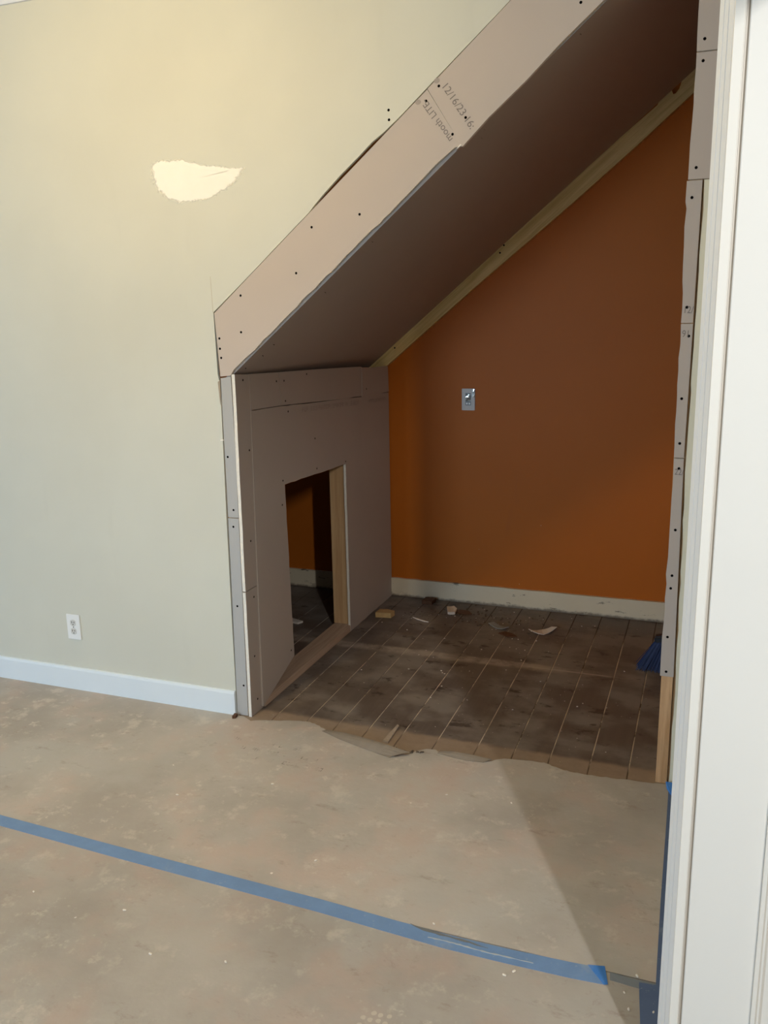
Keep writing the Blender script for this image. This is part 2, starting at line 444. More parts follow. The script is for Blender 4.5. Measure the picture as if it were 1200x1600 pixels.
# right strips, five pieces
M_dryr = m_drywall('warm_grey_gypsum_paper', (.46, .40, .365))
rsx = [(CEIL, 1.590, 1.69), (2.337, 1.594, 1.69), (2.333, 1.594, 1.69), (1.987, 1.590, 1.66), (1.983, 1.587, 1.631),
       (1.568, 1.593, 1.628), (1.565, 1.593, 1.6285), (1.147, 1.595, 1.625), (1.144, 1.595, 1.625), (.398, 1.590, 1.6335)]
rsscr = [[(1.614, 2.368)], [(1.613, 2.310), (1.611, 2.019)], [(1.604, 1.935), (1.608, 1.615)], [(1.618, 1.528), (1.608, 1.335), (1.610, 1.193)],
         [(1.612, 1.112), (1.612, .909), (1.610, .754), (1.608, .710), (1.607, .539), (1.609, .415)]]
rstrips = []
for i in range(5):
    (zt, xa, xb), (zb_, xc, xd) = rsx[2*i], rsx[2*i+1]
    P = jag([(xa, zt), (xc, zb_), (xd, zb_), (xb, zt)], amp=.0022, step=.045, seed=20+i, edges=[0])
    rstrips.append(panel('drywall_strip', P, -.0015, .011, rsscr[i], M_dryr))
ex, ey = (1, 0, -.04), (.04, 0, 1)
text('stamp_text', '12/', .030, (1.5965, -.0019, 1.598), ex, ey, M_ink, rstrips[2], .8)
text('stamp_text', '16', .030, (1.622, -.0019, 1.545), (-1, 0, .04), (-.04, 0, -1), M_ink, rstrips[3], .8)
text('stamp_text', '22/', .028, (1.599, -.0019, 1.092), ex, ey, M_ink, rstrips[4], .78)
# bit of grey drywall in the torn notch of the painted strip
# ---- marks on the painted wall
bm = bmesh.new()
outl = [(-.297, 2.156), (-.285, 2.172), (-.256, 2.178), (-.21, 2.176), (-.16, 2.173), (-.12, 2.160), (-.095, 2.153), (-.05, 2.145), (-.003, 2.138), (.045, 2.130), (.088, 2.127), (.083, 2.110), (.065, 2.098), (.052, 2.080), (.03, 2.068), (.005, 2.058), (-.03, 2.043), (-.063, 2.032), (-.12, 2.027), (-.172, 2.026), (-.22, 2.036), (-.253, 2.052), (-.27, 2.075), (-.288, 2.098), (-.293, 2.125)]
outl = jag(outl, amp=.0018, step=.008, seed=9)
cx = sum(p[0] for p in outl)/len(outl); cz = sum(p[1] for p in outl)/len(outl)
lay = bm.verts.layers.float.new('thick')
rings = []
for k, t in ((.0, 1.10), (.3, 1.0), (.65, .88), (1., .74), (1., .4)):
    ring = []
    for (x, z) in outl:
        v = bm.verts.new((cx+(x-cx)*t, -.0001-.0011*k, cz+(z-cz)*t)); v[lay] = k; ring.append(v)
    rings.append(ring)
n_ = len(outl)
for a_, b_ in zip(rings, rings[1:]):
    for k in range(n_): bm.faces.new((a_[k], a_[(k+1) % n_], b_[(k+1) % n_], b_[k]))
cv = bm.verts.new((cx, -.0012, cz)); cv[lay] = 1
for k in range(n_): bm.faces.new((rings[-1][k], rings[-1][(k+1) % n_], cv))
n = NT('filler_patch')
at = n.node('ShaderNodeAttribute'); at.attribute_name = 'thick'
fac = n.math('ADD', at.outputs['Fac'], n.math('MULTIPLY', n.math('SUBTRACT', n.noise(n.co, 34, 6, .7), .5), 1.1))
tr = n.node('ShaderNodeBsdfTransparent'); ms = n.node('ShaderNodeMixShader')
M_patch = n.done(n.mix(n.noise(n.co, 18, 4), (.86, .83, .76), (.92, .90, .85)), .8, .2)
n.link(n.ramp(fac, .18, .55), ms.inputs[0]); n.link(tr.outputs[0], ms.inputs[1]); n.link(n.b.outputs[0], ms.inputs[2])
n.link(ms.outputs[0], n.t.nodes['Material Output'].inputs['Surface'])
o = obj('filler_patch', bm, M_patch, wf); o['label'] = 'white smear of filler on the painted wall'
for x, z in ((.641, 2.267), (.642, 2.237)):
    screw(wf, (x, 0, z))
bm = prism(XZ([(-.0715, 1.63), (-.0700, 1.63), (-.0725, 1.76), (-.0735, 1.76)], -.0002), (0, .0004, 0))
obj('pencil_line', bm, plain('pencil', (.42, .36, .26), .9), wf)
bm = prism(XZ([(-.071, 1.150), (-.066, 1.152), (-.056, 1.151), (-.056, 1.147), (-.071, 1.145)], -.003), (0, .003, 0))
obj('filler_dab', bm, M_core, wf)

# ---- recess: back wall, partition, soffit
wb = obj('wall_back', prism(XZ([(-1.78, -.01), (1.80, -.01), (1.80, CEIL), (-1.78, CEIL)], D), (0, .1, 0)), M_orange)
tag(wb, 'burnt orange painted wall at the back of the recess', 'wall', kind='structure')
# sloping batten on the back wall
def zb1(x): return 1.3385+.8205*(x-.012)
top = lambda x: 1.3385+.8205*(x+.086)+.016
P = [(-.040, 1.295), (.5, 1.736), (.8, 1.972), (1.0, 2.130), (1.3, 2.376), (1.54, 2.583), (1.70, 2.722), (1.70, top(1.70)-.002), (1.49, top(1.49)-.002), (1.483, top(1.483)-.004), (1.472, top(1.472)-.031), (1.458, top(1.458)-.038), (1.447, top(1.447)-.032), (1.438, top(1.438)-.004),
     (1.39, top(1.39)-.001), (1.378, top(1.378)-.016), (1.0, top(1.0)-.003), (.5, top(.5)-.003), (-.13, 1.295)]
ang = math.atan(.8205); ca, sa = math.cos(ang), math.sin(ang)
PL = [((x*ca+(z-1.3385)*sa), -x*sa+(z-1.3385)*ca) for x, z in P]
o = obj('wood_batten', prism(XZ(PL, 0), (0, .039, 0)), M_batten, wb); o.location = (0, D-.040, 1.3385); o.rotation_euler = (0, -ang, 0); o['label'] = 'sloping pine batten along the soffit'
for x in (.06, .64, .66): screw(wb, (x, D-.0402, zb1(x)+.055+.02*(x > .65)))
# orange wall's baseboard
bpts = [(-1.7, .003), (.1, .003), (.6, .000), (1.3, 0.001), (1.8, .0)]
bt = jag([(1.8, .110), (-1.7, .110)], amp=.0016, step=.05, seed=13, edges=[0])
M_oldbase = None
n = NT('scuffed_cream_baseboard')
xyz = n.sep(n.co)
c = n.mix(n.noise(n.co, 7, 4), (.62, .54, .41), (.70, .62, .48))
c = n.mix(n.ramp(n.noise(n.scale(n.co, (9, 1, 34)), 1.0, 6, .75), .60, .66, 0, .85), c, (.14, .11, .085))
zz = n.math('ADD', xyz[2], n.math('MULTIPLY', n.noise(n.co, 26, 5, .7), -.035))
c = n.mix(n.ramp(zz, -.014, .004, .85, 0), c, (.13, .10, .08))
M_oldbase = n.done(c, .5, .35)
bb = obj('baseboard_back', prism(XZ(bpts+bt, D-.018), (0, .0175, 0)), M_oldbase)
tag(bb, 'scuffed cream baseboard under the orange wall', 'baseboard', kind='structure')

wp = empty('wall_partition', (0, 0, 0))
tag(wp, 'low grey drywall partition with a cut-out on the left of the recess', 'wall', kind='structure')
PX = .0095
hole = [X0(.403, .113), X0(.383, .905), X0(1.052, .884), X0(1.058, .0)]
main = [X0(.098, .002), hole[0], hole[1], hole[2], (hole[3][0], .002), (D-.012, .002), (D-.0125, 1.1895), (.751, 1.2235), (.366, 1.2440), (.104, 1.2515)]
main = jag(main, amp=.0018, step=.05, seed=31, edges=[1, 2, 3, 4, 6, 7, 8])
pm = xpan('drywall_panel', main, PX-.0125, PX, [X0(*q) for q in ((.367, .925), (.351, .822), (.374, .149), (.712, .919), (1.053, .897), (.703, 1.061), (.443, 1.213))], wp, raw=(0, -1, 0))
t1 = [(.104, 1.2545), (.363, 1.2470), (.352, 1.385), (.104, 1.394)]
t2 = [(.3655, 1.2470), (.751, 1.2270), (1.2645, 1.2000), (1.270, 1.3535), (.763, 1.3725), (.3555, 1.385)]
t3 = [(1.2675, 1.1990), (D-.0125, 1.1930), (D-.020, 1.329), (D-.030, 1.336), (1.45, 1.338), (1.2740, 1.349)]
xpan('drywall_panel', t1, PX-.0125, PX, [(.33, 1.35)], wp, raw=(0, 0, 1.5))
xpan('drywall_panel', t2, PX-.0125, PX, [(.399, 1.347), (.404, 1.262), (.62, 1.36)], wp, raw=(0, 0, 1.5))
xpan('drywall_panel', t3, PX-.0125, PX+.0015, [(1.33, 1.235)], wp, raw=(0, 0, 1))
# rows of illegible printing along the factory edge
for i, (y0, y1, za, zb_) in enumerate(((.560, 1.225, 1.1975, 1.165), (1.36, 1.61, 1.158, 1.147))):
    bm = bmesh.new(); R = random.Random(3+i); y = y0
    while y < y1:
        wl = R.uniform(.012, .026); z = za+(zb_-za)*(y-y0)/(y1-y0)
        k = R.random()
        if k < .86:
            hgt = .020
            for (ya, yb, z0_, z1_) in random.Random(R.random()).sample([(0, .25, 0, 1), (.75, 1, 0, 1), (0, 1, .8, 1), (0, 1, 0, .2), (0, 1, .4, .6)], 3):
                bm.faces.new([bm.verts.new((PX+.0005, y+wl*q[0], z+hgt*q[1])) for q in ((ya, z0_), (yb, z0_), (yb, z1_), (ya, z1_))])
        y += wl+.006
    obj('faded_print', bm, M_ink2, wp)['kind'] = 'stuff'
# framing of the cut-out: sole plate and studs
boxo('sole_plate', -.086, PX-.001, .10, D-.002, .0005, .036, M_plate, wp, .0015)
boxo('wood_stud', -.0885, PX-.0135, 1.046, 1.084, .0365, 1.33, M_stud, wp, .001)
boxo('wood_stud', -.0885, PX-.0135, .125, .163, .0365, 1.33, M_stud, wp, .001)
boxo('wood_stud', -.0885, PX-.0135, .163, 1.046, .955, .993, M_stud, wp, .001)

# soffit
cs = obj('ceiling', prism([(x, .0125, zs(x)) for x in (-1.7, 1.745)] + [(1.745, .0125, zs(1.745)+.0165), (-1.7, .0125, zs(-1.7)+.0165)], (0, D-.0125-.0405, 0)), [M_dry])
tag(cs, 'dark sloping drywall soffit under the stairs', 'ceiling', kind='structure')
for x, y in ((.075, .10), (.125, .10), (.02, .06), (.95, .06), (.93, .10), (.55, .06), (1.25, .06), (.35, .09)):
    o = screw(cs, (x, y, zs(x)-.0001)); o.rotation_euler = (PI/2, 0, 0); o.rotation_euler.rotate_axis('Z', -math.atan(SL))
boxo('wall_alcove', 1.745, 1.80, .0135, D, -.01, CEIL, M_orange)
tag(bpy.data.objects['wall_alcove'], 'orange right side wall of the recess, hidden behind the stud', 'wall', kind='structure')

# ---- baseboard of the front wall, ceiling, crown
bm = bmesh.new()
prof = [(0, 0), (-.013, 0), (-.013, .094), (-.010, .103), (-.006, .1060), (0, .1060)]
prism([(-.0715, y, z) for y, z in prof], (-3.42, 0, 0), bm)
tag(obj('baseboard_front', bm, M_base), 'white baseboard along the foot of the painted wall', 'baseboard', kind='structure')
bm = bmesh.new(); box(bm, -3.6, 4.2, -6.4, 1.9, CEIL, CEIL+.06)
tag(obj('ceiling', bm, M_ceil), 'white ceiling above the painted wall', 'ceiling', kind='structure')
prof = [(0, 2.776), (-.010, 2.776), (-.016, 2.79), (-.035, 2.81), (-.055, 2.835), (-.07, 2.845), (-.07, CEIL), (0, CEIL)]
bm = prism([(-.62, y, z) for y, z in prof], (-2.88, 0, 0))
tag(obj('trim_1', bm, M_white), 'cream crown moulding at the top of the painted wall', 'trim', kind='structure')

# ---- right side wall with the trimmed end of a cased opening
bm = bmesh.new(); box(bm, 1.700, 1.815, -1.274, -.001, 0, CEIL)
tag(obj('wall_right', bm, M_room), 'short side wall ending in white trim on the right', 'wall', kind='structure')
tr1 = empty('trim_2', (1.67, -1.30, 0)); inv = Vector((1.67, -1.30, 0))
tag(tr1, 'tall white gloss casing and jamb at the right edge', 'trim', kind='structure')
def zprism(name, pts, mat, z0=0.0, z1=CEIL):
    return obj(name, prism([(x-inv.x, y-inv.y, z0) for x, y in pts], (0, 0, z1-z0)), mat, tr1)
# fluted casing edge
cas = [(1.6985, -1.205), (1.680, -1.205), (1.668, -1.212), (1.668, -1.2700), (1.6745, -1.2830), (1.6750, -1.2825), (1.6815, -1.2955), (1.6820, -1.2950), (1.6895, -1.3105), (1.6985, -1.3105)]
zprism('casing', cas, M_white)
zprism('jamb', [(1.6990, -1.2900), (1.6900, -1.3110), (1.6910, -1.3150), (1.7055, -1.3160), (1.7080, -1.3140), (1.7080, -1.2900)], M_jambw)
zprism('jamb', [(1.7085, -1.276), (1.7085, -1.3000), (1.7130, -1.3000), (1.7135, -1.3060), (1.7150, -1.3075), (1.8380, -1.3075), (1.8380, -1.276)], M_jambf)['label'] = 'broad flat jamb face'
zprism('casing', [(1.8385, -1.276), (1.8385, -1.3140), (1.8400, -1.3160), (1.846, -1.3160), (1.8495, -1.3120), (1.853, -1.3120), (1.858, -1.307), (1.915, -1.302), (1.918, -1.297), (1.918, -1.215), (1.8385, -1.215)], M_jambw)['label'] = 'rounded far casing edge'
# unseen header over the opening, added to keep hall light off the soffit
bm = bmesh.new(); box(bm, 1.702, 1.813, -4.4, -1.320, 2.11, CEIL-.001)
tag(obj('header_light_block', bm, M_room), 'unseen header added above the cased opening to block hall light', 'wall', kind='structure')
# the rest of the room, behind the camera
R_ = lambda n_, l_, *b_: tag(boxo(n_, *b_, M_room), l_, 'wall', kind='structure')
R_('wall_left', 'room wall far to the left', -3.6, -3.5, -6.4, 0.02, 0, CEIL)
R_('wall_side', 'far wall of the next room', 4.2, 4.3, -6.4, 1.9, 0, CEIL)
R_('wall_hall', 'wall of the next room beyond the trim', 1.816, 4.2, 0, .1, 0, CEIL)
bm = bmesh.new()
box(bm, -3.6, -1.75, -6.4, -6.3, 0, CEIL); box(bm, -.15, 4.3, -6.4, -6.3, 0, CEIL)
box(bm, -1.75, -.15, -6.4, -6.3, 0, .5); box(bm, -1.75, -.15, -6.4, -6.3, 2.2, CEIL)
tag(obj('wall_rear', bm, M_room), 'room wall with a window behind the viewer', 'wall', kind='structure')
wn = empty('window_1', (-.95, -6.35, .5)); tag(wn, 'daylight window behind the viewer', 'window', kind='structure')
for q in ((-.8, -.74, 0, 1.7), (.74, .8, 0, 1.7), (-.74, .74, 0, .06), (-.74, .74, 1.64, 1.7), (-.74, .74, .82, .88), (-.02, .02, .06, .82)):
    bm = bmesh.new(); box(bm, q[0], q[1], -.04, .04, q[2], q[3]); obj('window_frame', bm, M_white, wn)

# ================================================================== THINGS
# ---- floor protection paper
rag = [(-.069, -.012), (-.03, -.013), (.015, -.040), (.06, -.018), (.107, -.004), (.18, .018), (.249, .030), (.30, .012), (.343, -.020), (.42, -.055), (.51, -.088), (.60, -.115), (.674, -.128), (.715, -.098), (.73, -.062), (.765, -.034), (.80, -.028), (.832, -.046), (.88, -.056), (.945, -.062), (1.0, -.056), (1.021, -.046), (1.06, -.012), (1.089, -.007), (1.15, .002), (1.204, .006), (1.25, -.012), (1.28, -.026), (1.34, -.029), (1.392, -.029), (1.48, -.022), (1.544, -.020), (1.6, -.012), (1.636, -.006), (1.665, -.006)]
ragj = jag(rag, amp=.0035, step=.012, seed=77, edges=range(len(rag)-1))
def sheet(name, edgepts, rest, mat, z, label):
    bm = prism(XY(edgepts+rest, z), (0, 0, -.0018))
    return tag(obj(name, bm, mat), label, 'floor paper')
far = sheet('floor_paper', ragj, [(1.667, -.970), (.6, -.972), (-3.48, -.90), (-3.48, -.014)], M_paperA, .0020, 'beige floor paper between the painted wall and the long blue tape, torn along the recess')
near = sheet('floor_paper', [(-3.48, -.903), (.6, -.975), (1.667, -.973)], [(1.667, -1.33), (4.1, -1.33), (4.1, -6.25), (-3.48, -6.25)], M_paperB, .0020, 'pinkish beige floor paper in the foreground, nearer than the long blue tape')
# faint printing on the paper near the wall corner
bm = bmesh.new(); R = random.Random(5)
for row in range(3):
    x = .02+.05*row
    while x < .34+.06*row:
        wl = R.uniform(.010, .02)
        if R.random() < .75:
            y = -.20-.055*row+.1*(x)*-.1
            for (xa, xb, ya, yb) in R.sample([(0, .22, 0, 1), (.78, 1, 0, 1), (0, 1, .82, 1), (0, 1, 0, .18), (0, 1, .42, .58)], 3):
                bm.faces.new([bm.verts.new((x+wl*q[0], y+.022*q[1], .00225)) for q in ((xa, ya), (xb, ya), (xb, yb), (xa, yb))])
        x += wl+.006
n = NT('ghost_print'); tr = n.node('ShaderNodeBsdfTransparent'); ms = n.node('ShaderNodeMixShader')
n.done((.36, .31, .27), .9, .1); n.link(n.ramp(n.noise(n.co, 25, 4), .45, .7, 0, .55), ms.inputs[0])
n.link(tr.outputs[0], ms.inputs[1]); n.link(n.b.outputs[0], ms.inputs[2]); n.link(ms.outputs[0], n.t.nodes['Material Output'].inputs['Surface'])
obj('faded_print', bm, n.m, far)['kind'] = 'stuff'
# lifted flaps of the torn edge
def flap(base, tip, zt, seed, lab):
    bm = bmesh.new(); R = random.Random(seed); rows = []
    for k, t in enumerate((0, .25, .5, .75, 1)):
        rows.append([bm.verts.new((a_[0]*(1-t)+b_[0]*t+R.uniform(-.001, .001), a_[1]*(1-t)+b_[1]*t+R.uniform(-.0015, .0015), .0025+b_[2]*math.sin(t*PI/2)+R.uniform(0, .0006))) for a_, b_ in zip(base, tip)])
    for p_, q_ in zip(rows, rows[1:]):
        for i in range(len(p_)-1): bm.faces.new((p_[i], p_[i+1], q_[i+1], q_[i]))
    o = obj('torn_flap', bm, M_flap, far)
    md = o.modifiers.new('t', 'SOLIDIFY'); md.thickness = .0016; md.offset = 1
    o['label'] = lab
M_flap = plain('torn_paper_face', (.235, .195, .155), .85, .15, 30, .2, .3)
flap([(.33, -.030), (.42, -.068), (.51, -.100), (.60, -.128), (.655, -.140)],
     [(.345, -.016, .001), (.43, -.036, .012), (.525, -.066, .020), (.63, -.098, .026), (.725, -.108, .014)], 0, 1, 'curled torn flap of paper')
flap([(.815, -.055), (.87, -.066), (.93, -.072), (.995, -.066)], [(.822, -.040, .003), (.875, -.044, .012), (.94, -.048, .013), (1.02, -.042, .003)], 0, 2, 'small curled flap of paper')
M_fluff = plain('crumbling_dirt', (.10, .075, .055), .95, .5, 90)
bm = bmesh.new(); R = random.Random(8)
for k in range(46):
    t = R.random(); x = .47+.30*t; y = -.046-.035*math.sin(t*PI*.75)+R.uniform(-.010, .010)
    s_ = R.uniform(.002, .006)*(1-.6*abs(t-.7))
    bmesh.ops.create_icosphere(bm, subdivisions=1, radius=s_, matrix=Matrix.Translation((x, y, .003+s_*.5)) @ Matrix.Rotation(R.random()*6, 4, 'Z') @ Matrix.Diagonal((1.8, .8, .7, 1)))
tag(obj('dirt', bm, M_fluff), 'dark crumbs of dirt along the curled paper flap', 'dirt', kind='stuff')

# chalky boot-sole print in the foreground
bm = bmesh.new(); R = random.Random(21)
for i in range(5):
    for j in range(3):
        if R.random() < .2: continue
        x = 1.017+.019*i+R.uniform(-.002, .002); y = -1.287-.021*j+R.uniform(-.002, .002)
        bm.faces.new([bm.verts.new((x+.0068*math.cos(k*PI/4)*R.uniform(.8, 1.1), y+.0075*math.sin(k*PI/4)*R.uniform(.8, 1.1), .0023)) for k in range(8)])
o = obj('boot_print', bm, plain('chalky_dust', (.50, .46, .405), .9, .1, 60), near); o['kind'] = 'stuff'
# ---- masking tape
def strip(name, pts_a, pts_b, z, mat, label):
    bm = bmesh.new()
    a_ = [bm.verts.new((x, y, z)) for x, y in pts_a]; b_ = [bm.verts.new((x, y, z)) for x, y in pts_b]
    a2 = [bm.verts.new((x, y, z+.0008)) for x, y in pts_a]; b2 = [bm.verts.new((x, y, z+.0008)) for x, y in pts_b]
    for i in range(len(a_)-1):
        bm.faces.new((a2[i], a2[i+1], b2[i+1], b2[i])); bm.faces.new((a_[i], b_[i], b_[i+1], a_[i+1]))
        bm.faces.new((a_[i], a_[i+1], a2[i+1], a2[i])); bm.faces.new((b_[i], b2[i], b2[i+1], b_[i+1]))
    bm.faces.new((a_[0], a2[0], b2[0], b_[0])); bm.faces.new((a_[-1], b_[-1], b2[-1], a2[-1]))
    return tag(obj(name, bm, mat), label, 'tape')
R = random.Random(2)
xsT = [-3.4, -2.4, -1.4, -.43, .1, .45, .75, .95, 1.13, 1.3, 1.45, 1.530]
up_ = [-.735, -.80, -.862, -.917, -.938, -.948, -.957, -.968, -.977, -.976, -.970, -.964]
tape = strip('masking_tape', [(x, y+R.uniform(-.001, .001)) for x, y in zip(xsT, up_)], [(x+.006, y-.0505+R.uniform(-.0015, .0015)-(.004 if x > 1.4 else 0)) for x, y in zip(xsT, up_)], .0022, M_tape, 'long blue masking tape strip crossing the beige floor paper')
# torn wrinkle and paint drip on the tape
bm = prism(XY(jag([(1.02, -.970), (1.10, -.978), (1.20, -.986), (1.24, -.992), (1.16, -.989), (1.06, -.984)], amp=.002, step=.015, seed=4), .0032), (0, 0, .0012))
obj('wrinkle', bm, plain('tape_wrinkle', (.17, .18, .19), .8), tape)
bm = prism(XY(jag([(1.08, -1.003), (1.15, -1.001), (1.24, -1.006), (1.36, -1.005), (1.36, -1.007), (1.25, -1.0090), (1.15, -1.0045), (1.08, -1.0055)], amp=.0013, step=.010, seed=5), .0032), (0, 0, .0010))
obj('paint_smear', bm, plain('pale_paint', (.42, .46, .50), .6), tape)
bm = bmesh.new()
strip('masking_tape', [(1.490, -.966), (1.531, -.957)], [(1.536, -1.020), (1.545, -1.016)], .0032, M_tape2, 'bright blue folded end of the long tape, at the shadow edge')
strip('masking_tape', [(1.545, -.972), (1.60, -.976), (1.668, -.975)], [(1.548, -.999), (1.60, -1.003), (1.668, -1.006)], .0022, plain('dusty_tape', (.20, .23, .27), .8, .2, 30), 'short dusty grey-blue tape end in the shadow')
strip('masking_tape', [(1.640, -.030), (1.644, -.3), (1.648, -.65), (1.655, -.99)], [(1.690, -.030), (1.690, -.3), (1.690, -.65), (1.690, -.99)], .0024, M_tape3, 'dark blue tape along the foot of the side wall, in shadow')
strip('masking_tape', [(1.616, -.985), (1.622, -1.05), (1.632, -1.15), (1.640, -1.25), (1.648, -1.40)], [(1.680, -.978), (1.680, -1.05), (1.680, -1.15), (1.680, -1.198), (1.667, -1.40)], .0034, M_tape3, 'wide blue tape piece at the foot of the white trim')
# lifted tab of tape by the stud
bm = bmesh.new()
q = [(1.629, -.020, .018), (1.650, -.020, .018), (1.656, -.075, .004), (1.650, -.080, .0035), (1.634, -.045, .006)]
prism(q, (.0003, -.0002, .0008), bm)
tag(obj('masking_tape', bm, M_tape2), 'small lifted blue tape tab at the foot of the pine stud', 'tape')

# ---- outlet
ou = empty('electrical_outlet', (-.868, -.0005, .296))
tag(ou, 'white duplex electrical outlet on the painted wall above the baseboard', 'outlet')
def rbox(name, w_, h_, y0, y1, mat, parent, cx=0, cz=0, bev=.002):
    bm = bmesh.new(); box(bm, cx-w_/2, cx+w_/2, y0, y1, cz-h_/2, cz+h_/2)
    bmesh.ops.bevel(bm, geom=list(bm.edges), offset=bev, segments=2, affect='EDGES')
    return obj(name, bm, mat, parent)
rbox('cover_plate', .071, .115, -.006, 0, M_plastic, ou)
for s_ in (1, -1):
    bm = bmesh.new()
    N = 20
    pr = [(max(-.0145, min(.0145, .0172*math.cos(2*PI*k/N))), -.0060, s_*.0195+.0150*math.sin(2*PI*k/N)) for k in range(N)]
    prism(pr, (0, -.0014, 0), bm)
    rc = obj('receptacle', bm, plain('receptacle_plastic', (.58, .58, .57), .4, .03), ou)
    for dx, hh in ((-.006, .009), (.006, .007)):
        bm = bmesh.new(); box(bm, dx-.0015, dx+.0015, -.0077, -.0073, s_*.0195+.003-hh/2, s_*.0195+.003+hh/2); obj('slot', bm, M_slot, rc)
    bm = bmesh.new(); bmesh.ops.create_circle(bm, cap_ends=True, radius=.0028, segments=10, matrix=Matrix.Translation((0, -.0076, s_*.0195-.0075)) @ Matrix.Rotation(PI/2, 4, 'X')); obj('slot', bm, M_slot, rc)
bm = bmesh.new(); bmesh.ops.create_circle(bm, cap_ends=True, radius=.003, segments=10, matrix=Matrix.Translation((0, -.0062, 0)) @ Matrix.Rotation(PI/2, 4, 'X')); obj('screw', bm, M_slot, ou)
# ---- switch on the orange wall
sw = empty('light_switch', (.467, D-.0005, 1.155))
tag(sw, 'white light switch plate with a shiny film on the orange wall', 'switch')
rbox('cover_plate', .073, .117, -.007, 0, plain('switch_plate', (.55, .52, .50), .35, .03), sw)
rbox('bezel', .031, .067, -.0085, -.0068, plain('switch_bezel', (.16, .17, .18), .3, .05), sw, -.0005, .002, .0006)
bm = bmesh.new()
R = random.Random(4)
g = [[bm.verts.new((-.0135+.027*i/4, -.0090-R.uniform(0, .0035), -.008+.036*j/5)) for i in range(5)] for j in range(6)]
for j in range(5):
    for i in range(4): bm.faces.new((g[j][i], g[j][i+1], g[j+1][i+1], g[j+1][i]))
obj('rocker', bm, M_chrome, sw)['label'] = 'crinkled shiny film over the rocker'
for dx in (-.007, .007): rbox('button', .009, .010, -.0105, -.0086, M_plastic, sw, dx, -.0215, .001)
bm = bmesh.new()
g = [[bm.verts.new((.0205+.014*i/2, -.0074-R.uniform(0, .002), .012+.044*j/3)) for i in range(3)] for j in range(4)]
for j in range(3):
    for i in range(2): bm.faces.new((g[j][i], g[j][i+1], g[j+1][i+1], g[j+1][i]))
obj('film_corner', bm, M_chrome, sw)

# ---- broom standing behind the right stud
br = empty('broom', (1.545, 1.02, 0))
tag(br, 'broom with dark blue bristles standing behind the right-hand stud', 'broom')
bm = bmesh.new(); R = random.Random(6)
for k in range(420):
    tx = R.uniform(-1, 1); ty = R.uniform(-1, 1)
    a_ = Vector((.055+tx*.075, ty*.018, .150-.018*tx*-1))
    b_ = Vector((.020+tx*.115+R.uniform(-.006, .006), ty*.045-.01, .003+R.uniform(0, .010)))
    d_ = Vector((.0014, 0, 0)); e_ = Vector((0, .0014, 0))
    vs = [bm.verts.new(p_) for p_ in (a_-d_, a_+d_, a_+e_, b_-d_, b_+d_, b_+e_)]
    for q in ((0, 1, 4, 3), (1, 2, 5, 4), (2, 0, 3, 5)): bm.faces.new([vs[i] for i in q])
o = obj('bristles', bm, M_bristle, br); o['kind'] = 'stuff'
bm = bmesh.new(); box(bm, -.082, .082, -.022, .022, -.016, .020)
bmesh.ops.bevel(bm, geom=list(bm.edges), offset=.008, segments=3, affect='EDGES')
bmesh.ops.transform(bm, matrix=Matrix.Translation((.058, 0, .160)) @ Matrix.Rotation(-.22, 4, 'Y'), verts=bm.verts)
obj('broom_head', bm, M_broomhead, br)
bm = bmesh.new(); bmesh.ops.create_cone(bm, cap_ends=True, segments=14, radius1=.011, radius2=.011, depth=1.15)
bmesh.ops.transform(bm, matrix=Matrix.Translation((.115, .02, .72)) @ Matrix.Rotation(.080, 4, 'Y'), verts=bm.verts)
obj('handle', bm, M_handle, br, True)

# ---- debris on the boards
def chip(name, pts, h, mat, loc, rot, label, cat, bend=0, z=.0008):
    bm = prism(XY([(p_[0], p_[1]) for p_ in pts], 0), (0, 0, h))
    bmesh.ops.triangulate(bm, faces=bm.faces); 
    if bend:
        bmesh.ops.subdivide_edges(bm, edges=bm.edges, cuts=2, use_grid_fill=True)
        for v in bm.verts: v.co.z += bend*(v.co.x**2)*30
    bmesh.ops.rotate(bm, verts=bm.verts, matrix=Matrix.Rotation(rot, 3, 'Z'))
    o = obj(name, bm, mat); o.location = (loc[0], loc[1], z)
    return tag(o, label, cat)
M_tan = plain('raw_pine_chip', (.50, .33, .15), .8, .25, 60)
M_wht = plain('white_paint_flake', (.66, .60, .55), .7, .15, 60)
M_dkw = plain('dark_wood_block', (.10, .045, .022), .6, .3, 60)
M_gry = plain('grey_paper_scrap', (.26, .26, .25), .8, .2, 60)
chip('wood_chip', [(-.045, -.03), (.04, -.034), (.055, .01), (.01, .032), (-.03, .03)], .028, M_tan, (.092, 1.318), .2, 'tan splintered wood chip beside the partition on the dark boards', 'wood chip')
chip('wood_block', [(-.03, -.035), (.03, -.035), (.03, .035), (-.03, .035)], .022, M_dkw, (.258, 1.600), -.05, 'small dark brown wood block near the back baseboard', 'wood block')
chip('plaster_chip', [(-.028, -.05), (.012, -.045), (.03, .0), (.02, .055), (-.02, .05)], .014, M_wht, (.425, 1.490), .4, 'white plaster chip leaning near the back baseboard', 'plaster chip', .2)
chip('dark_scrap', [(-.04, -.02), (.03, -.03), (.06, .0), (.02, .03), (-.03, .02)], .006, M_dkw, (.485, 1.500), -.3, 'dark scrap right of the white plaster chip', 'scrap')
chip('paper_scrap', [(-.055, -.018), (.05, -.022), (.06, .018), (-.05, .020)], .004, M_gry, (.725, 1.330), -.55, 'grey curled paper scrap in the middle of the dark boards', 'paper scrap', .12)
chip('dark_scrap', [(-.05, -.02), (.02, -.028), (.05, .01), (.0, .026), (-.04, .02)], .005, M_dkw, (.800, 1.235), -.5, 'dark scrap below the grey paper scrap', 'scrap')
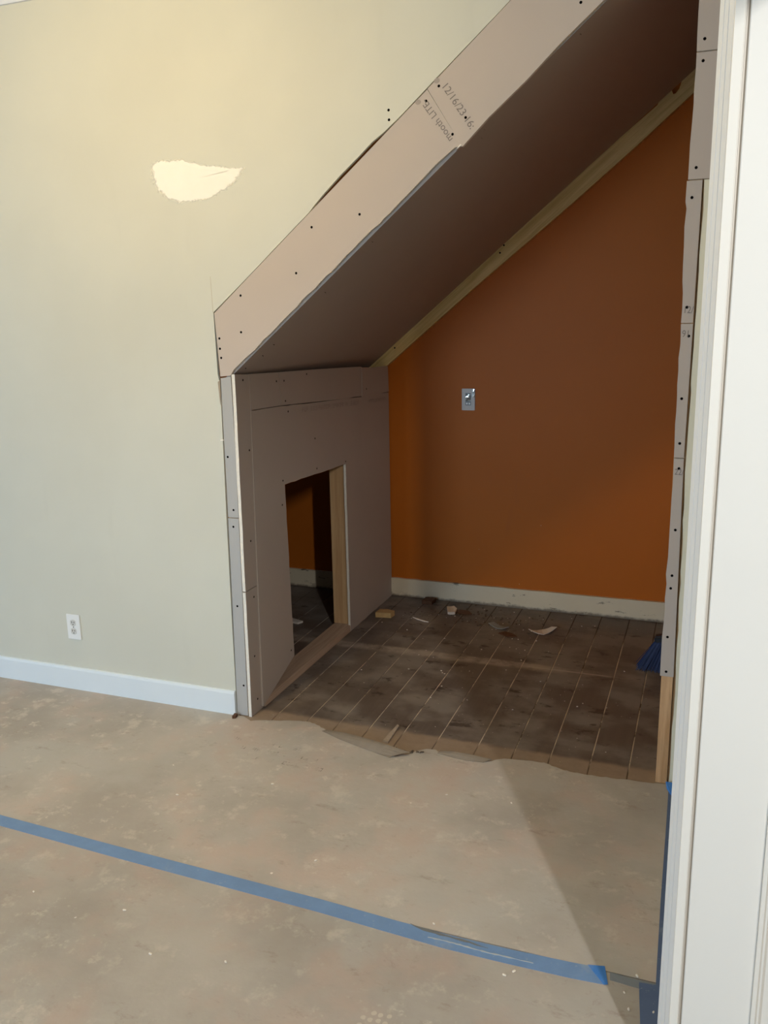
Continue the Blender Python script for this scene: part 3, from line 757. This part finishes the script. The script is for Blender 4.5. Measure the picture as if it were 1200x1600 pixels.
chip('paint_flake', [(-.075, -.024), (.0, -.045), (.075, .0), (.055, .034), (.0, .026)], .003, M_wht, (.955, 1.335), .35, 'large pale pink paint flake on the dark boards', 'paint flake', .14)
chip('plaster_sliver', [(-.055, .02), (-.02, .002), (.03, -.012), (.055, -.010), (.03, -.004), (-.02, .012)], .004, M_wht, (.300, 1.310), -.15, 'thin white curved sliver left of the plaster chip', 'sliver')
chip('plaster_chip', [(-.05, -.02), (.04, -.022), (.05, .012), (-.03, .022)], .010, M_wht, (-.34, 1.08), -.2, 'white chip on the dark floor seen through the cut-out', 'plaster chip')
chip('plaster_chip', [(-.025, -.014), (.022, -.012), (.02, .012), (-.02, .014)], .008, M_wht, (-.46, 1.23), .2, 'smaller white chip farther back, seen through the cut-out', 'plaster chip')
chip('dark_scrap', [(-.008, -.014), (.006, -.012), (.010, .010), (-.004, .014)], .012, M_dkw, (-.064, -.030), .3, 'small dark brown scrap at the foot of the left drywall strip', 'scrap', z=.0022)
bm = bmesh.new()
prism(XY([(.588, -.030), (.612, -.038), (.607, .105), (.597, .112)], .0012), (0, 0, .006), bm)
tag(obj('wood_splinter', bm, plain('dusty_splinter', (.38, .31, .25), .9, .2, 60)), 'pale splinter pointing into the recess by the curled flap', 'splinter')
bm = bmesh.new(); R = random.Random(12)
for k in range(95):
    x = R.uniform(.12, 1.55); y = R.uniform(.12, 1.62)
    if R.random() < .45: x = R.gauss(.6, .25); y = R.gauss(1.40, .12)
    if not (.06 < x < 1.55 and .1 < y < 1.64): continue
    s_ = R.uniform(.001, .0034)
    bmesh.ops.create_icosphere(bm, subdivisions=1, radius=s_, matrix=Matrix.Translation((x, y, s_*.6)) @ Matrix.Rotation(R.random()*6, 4, 'Z') @ Matrix.Diagonal((1.5, .9, .7, 1)))
R = random.Random(14); n0 = len(bm.faces)
for k in range(90):
    x = R.gauss(.60, .22); y = R.gauss(1.42, .10)
    if not (.06 < x < 1.55 and .1 < y < 1.64): continue
    s_ = R.uniform(.002, .006)
    bmesh.ops.create_icosphere(bm, subdivisions=1, radius=s_, matrix=Matrix.Translation((x, y, s_*.5)) @ Matrix.Rotation(R.random()*6, 4, 'Z') @ Matrix.Diagonal((1.7, .8, .6, 1)))
bm.faces.ensure_lookup_table()
for k in range(n0, len(bm.faces)): bm.faces[k].material_index = 1
tag(obj('crumbs', bm, [M_wht, M_fluff]), 'tiny pale and dark crumbs scattered over the dark boards', 'crumbs', kind='stuff')
bm = bmesh.new(); R = random.Random(15)
for x, y in ((.33, -.45), (.66, -.80), (.25, -1.18), (1.32, -1.05), (1.30, -1.07), (1.585, -1.03), (1.60, -1.08), (1.655, -1.07), (1.61, -.965), (1.64, -.03), (.05, -.62), (-.08, -.45), (.93, -.32), (1.15, -.30), (1.08, -.95), (.62, -1.26), (.42, -1.3), (-.05, -1.2), (.14, -1.25)):
    s_ = R.uniform(.0025, .0045)
    bmesh.ops.create_icosphere(bm, subdivisions=1, radius=s_, matrix=Matrix.Translation((x, y, .003+s_*.4)) @ Matrix.Rotation(R.random()*6, 4, 'Z') @ Matrix.Diagonal((1.6, .9, .5, 1)))
tag(obj('plaster_crumbs', bm, M_core), 'white plaster crumbs on the beige floor paper', 'crumbs', kind='stuff')
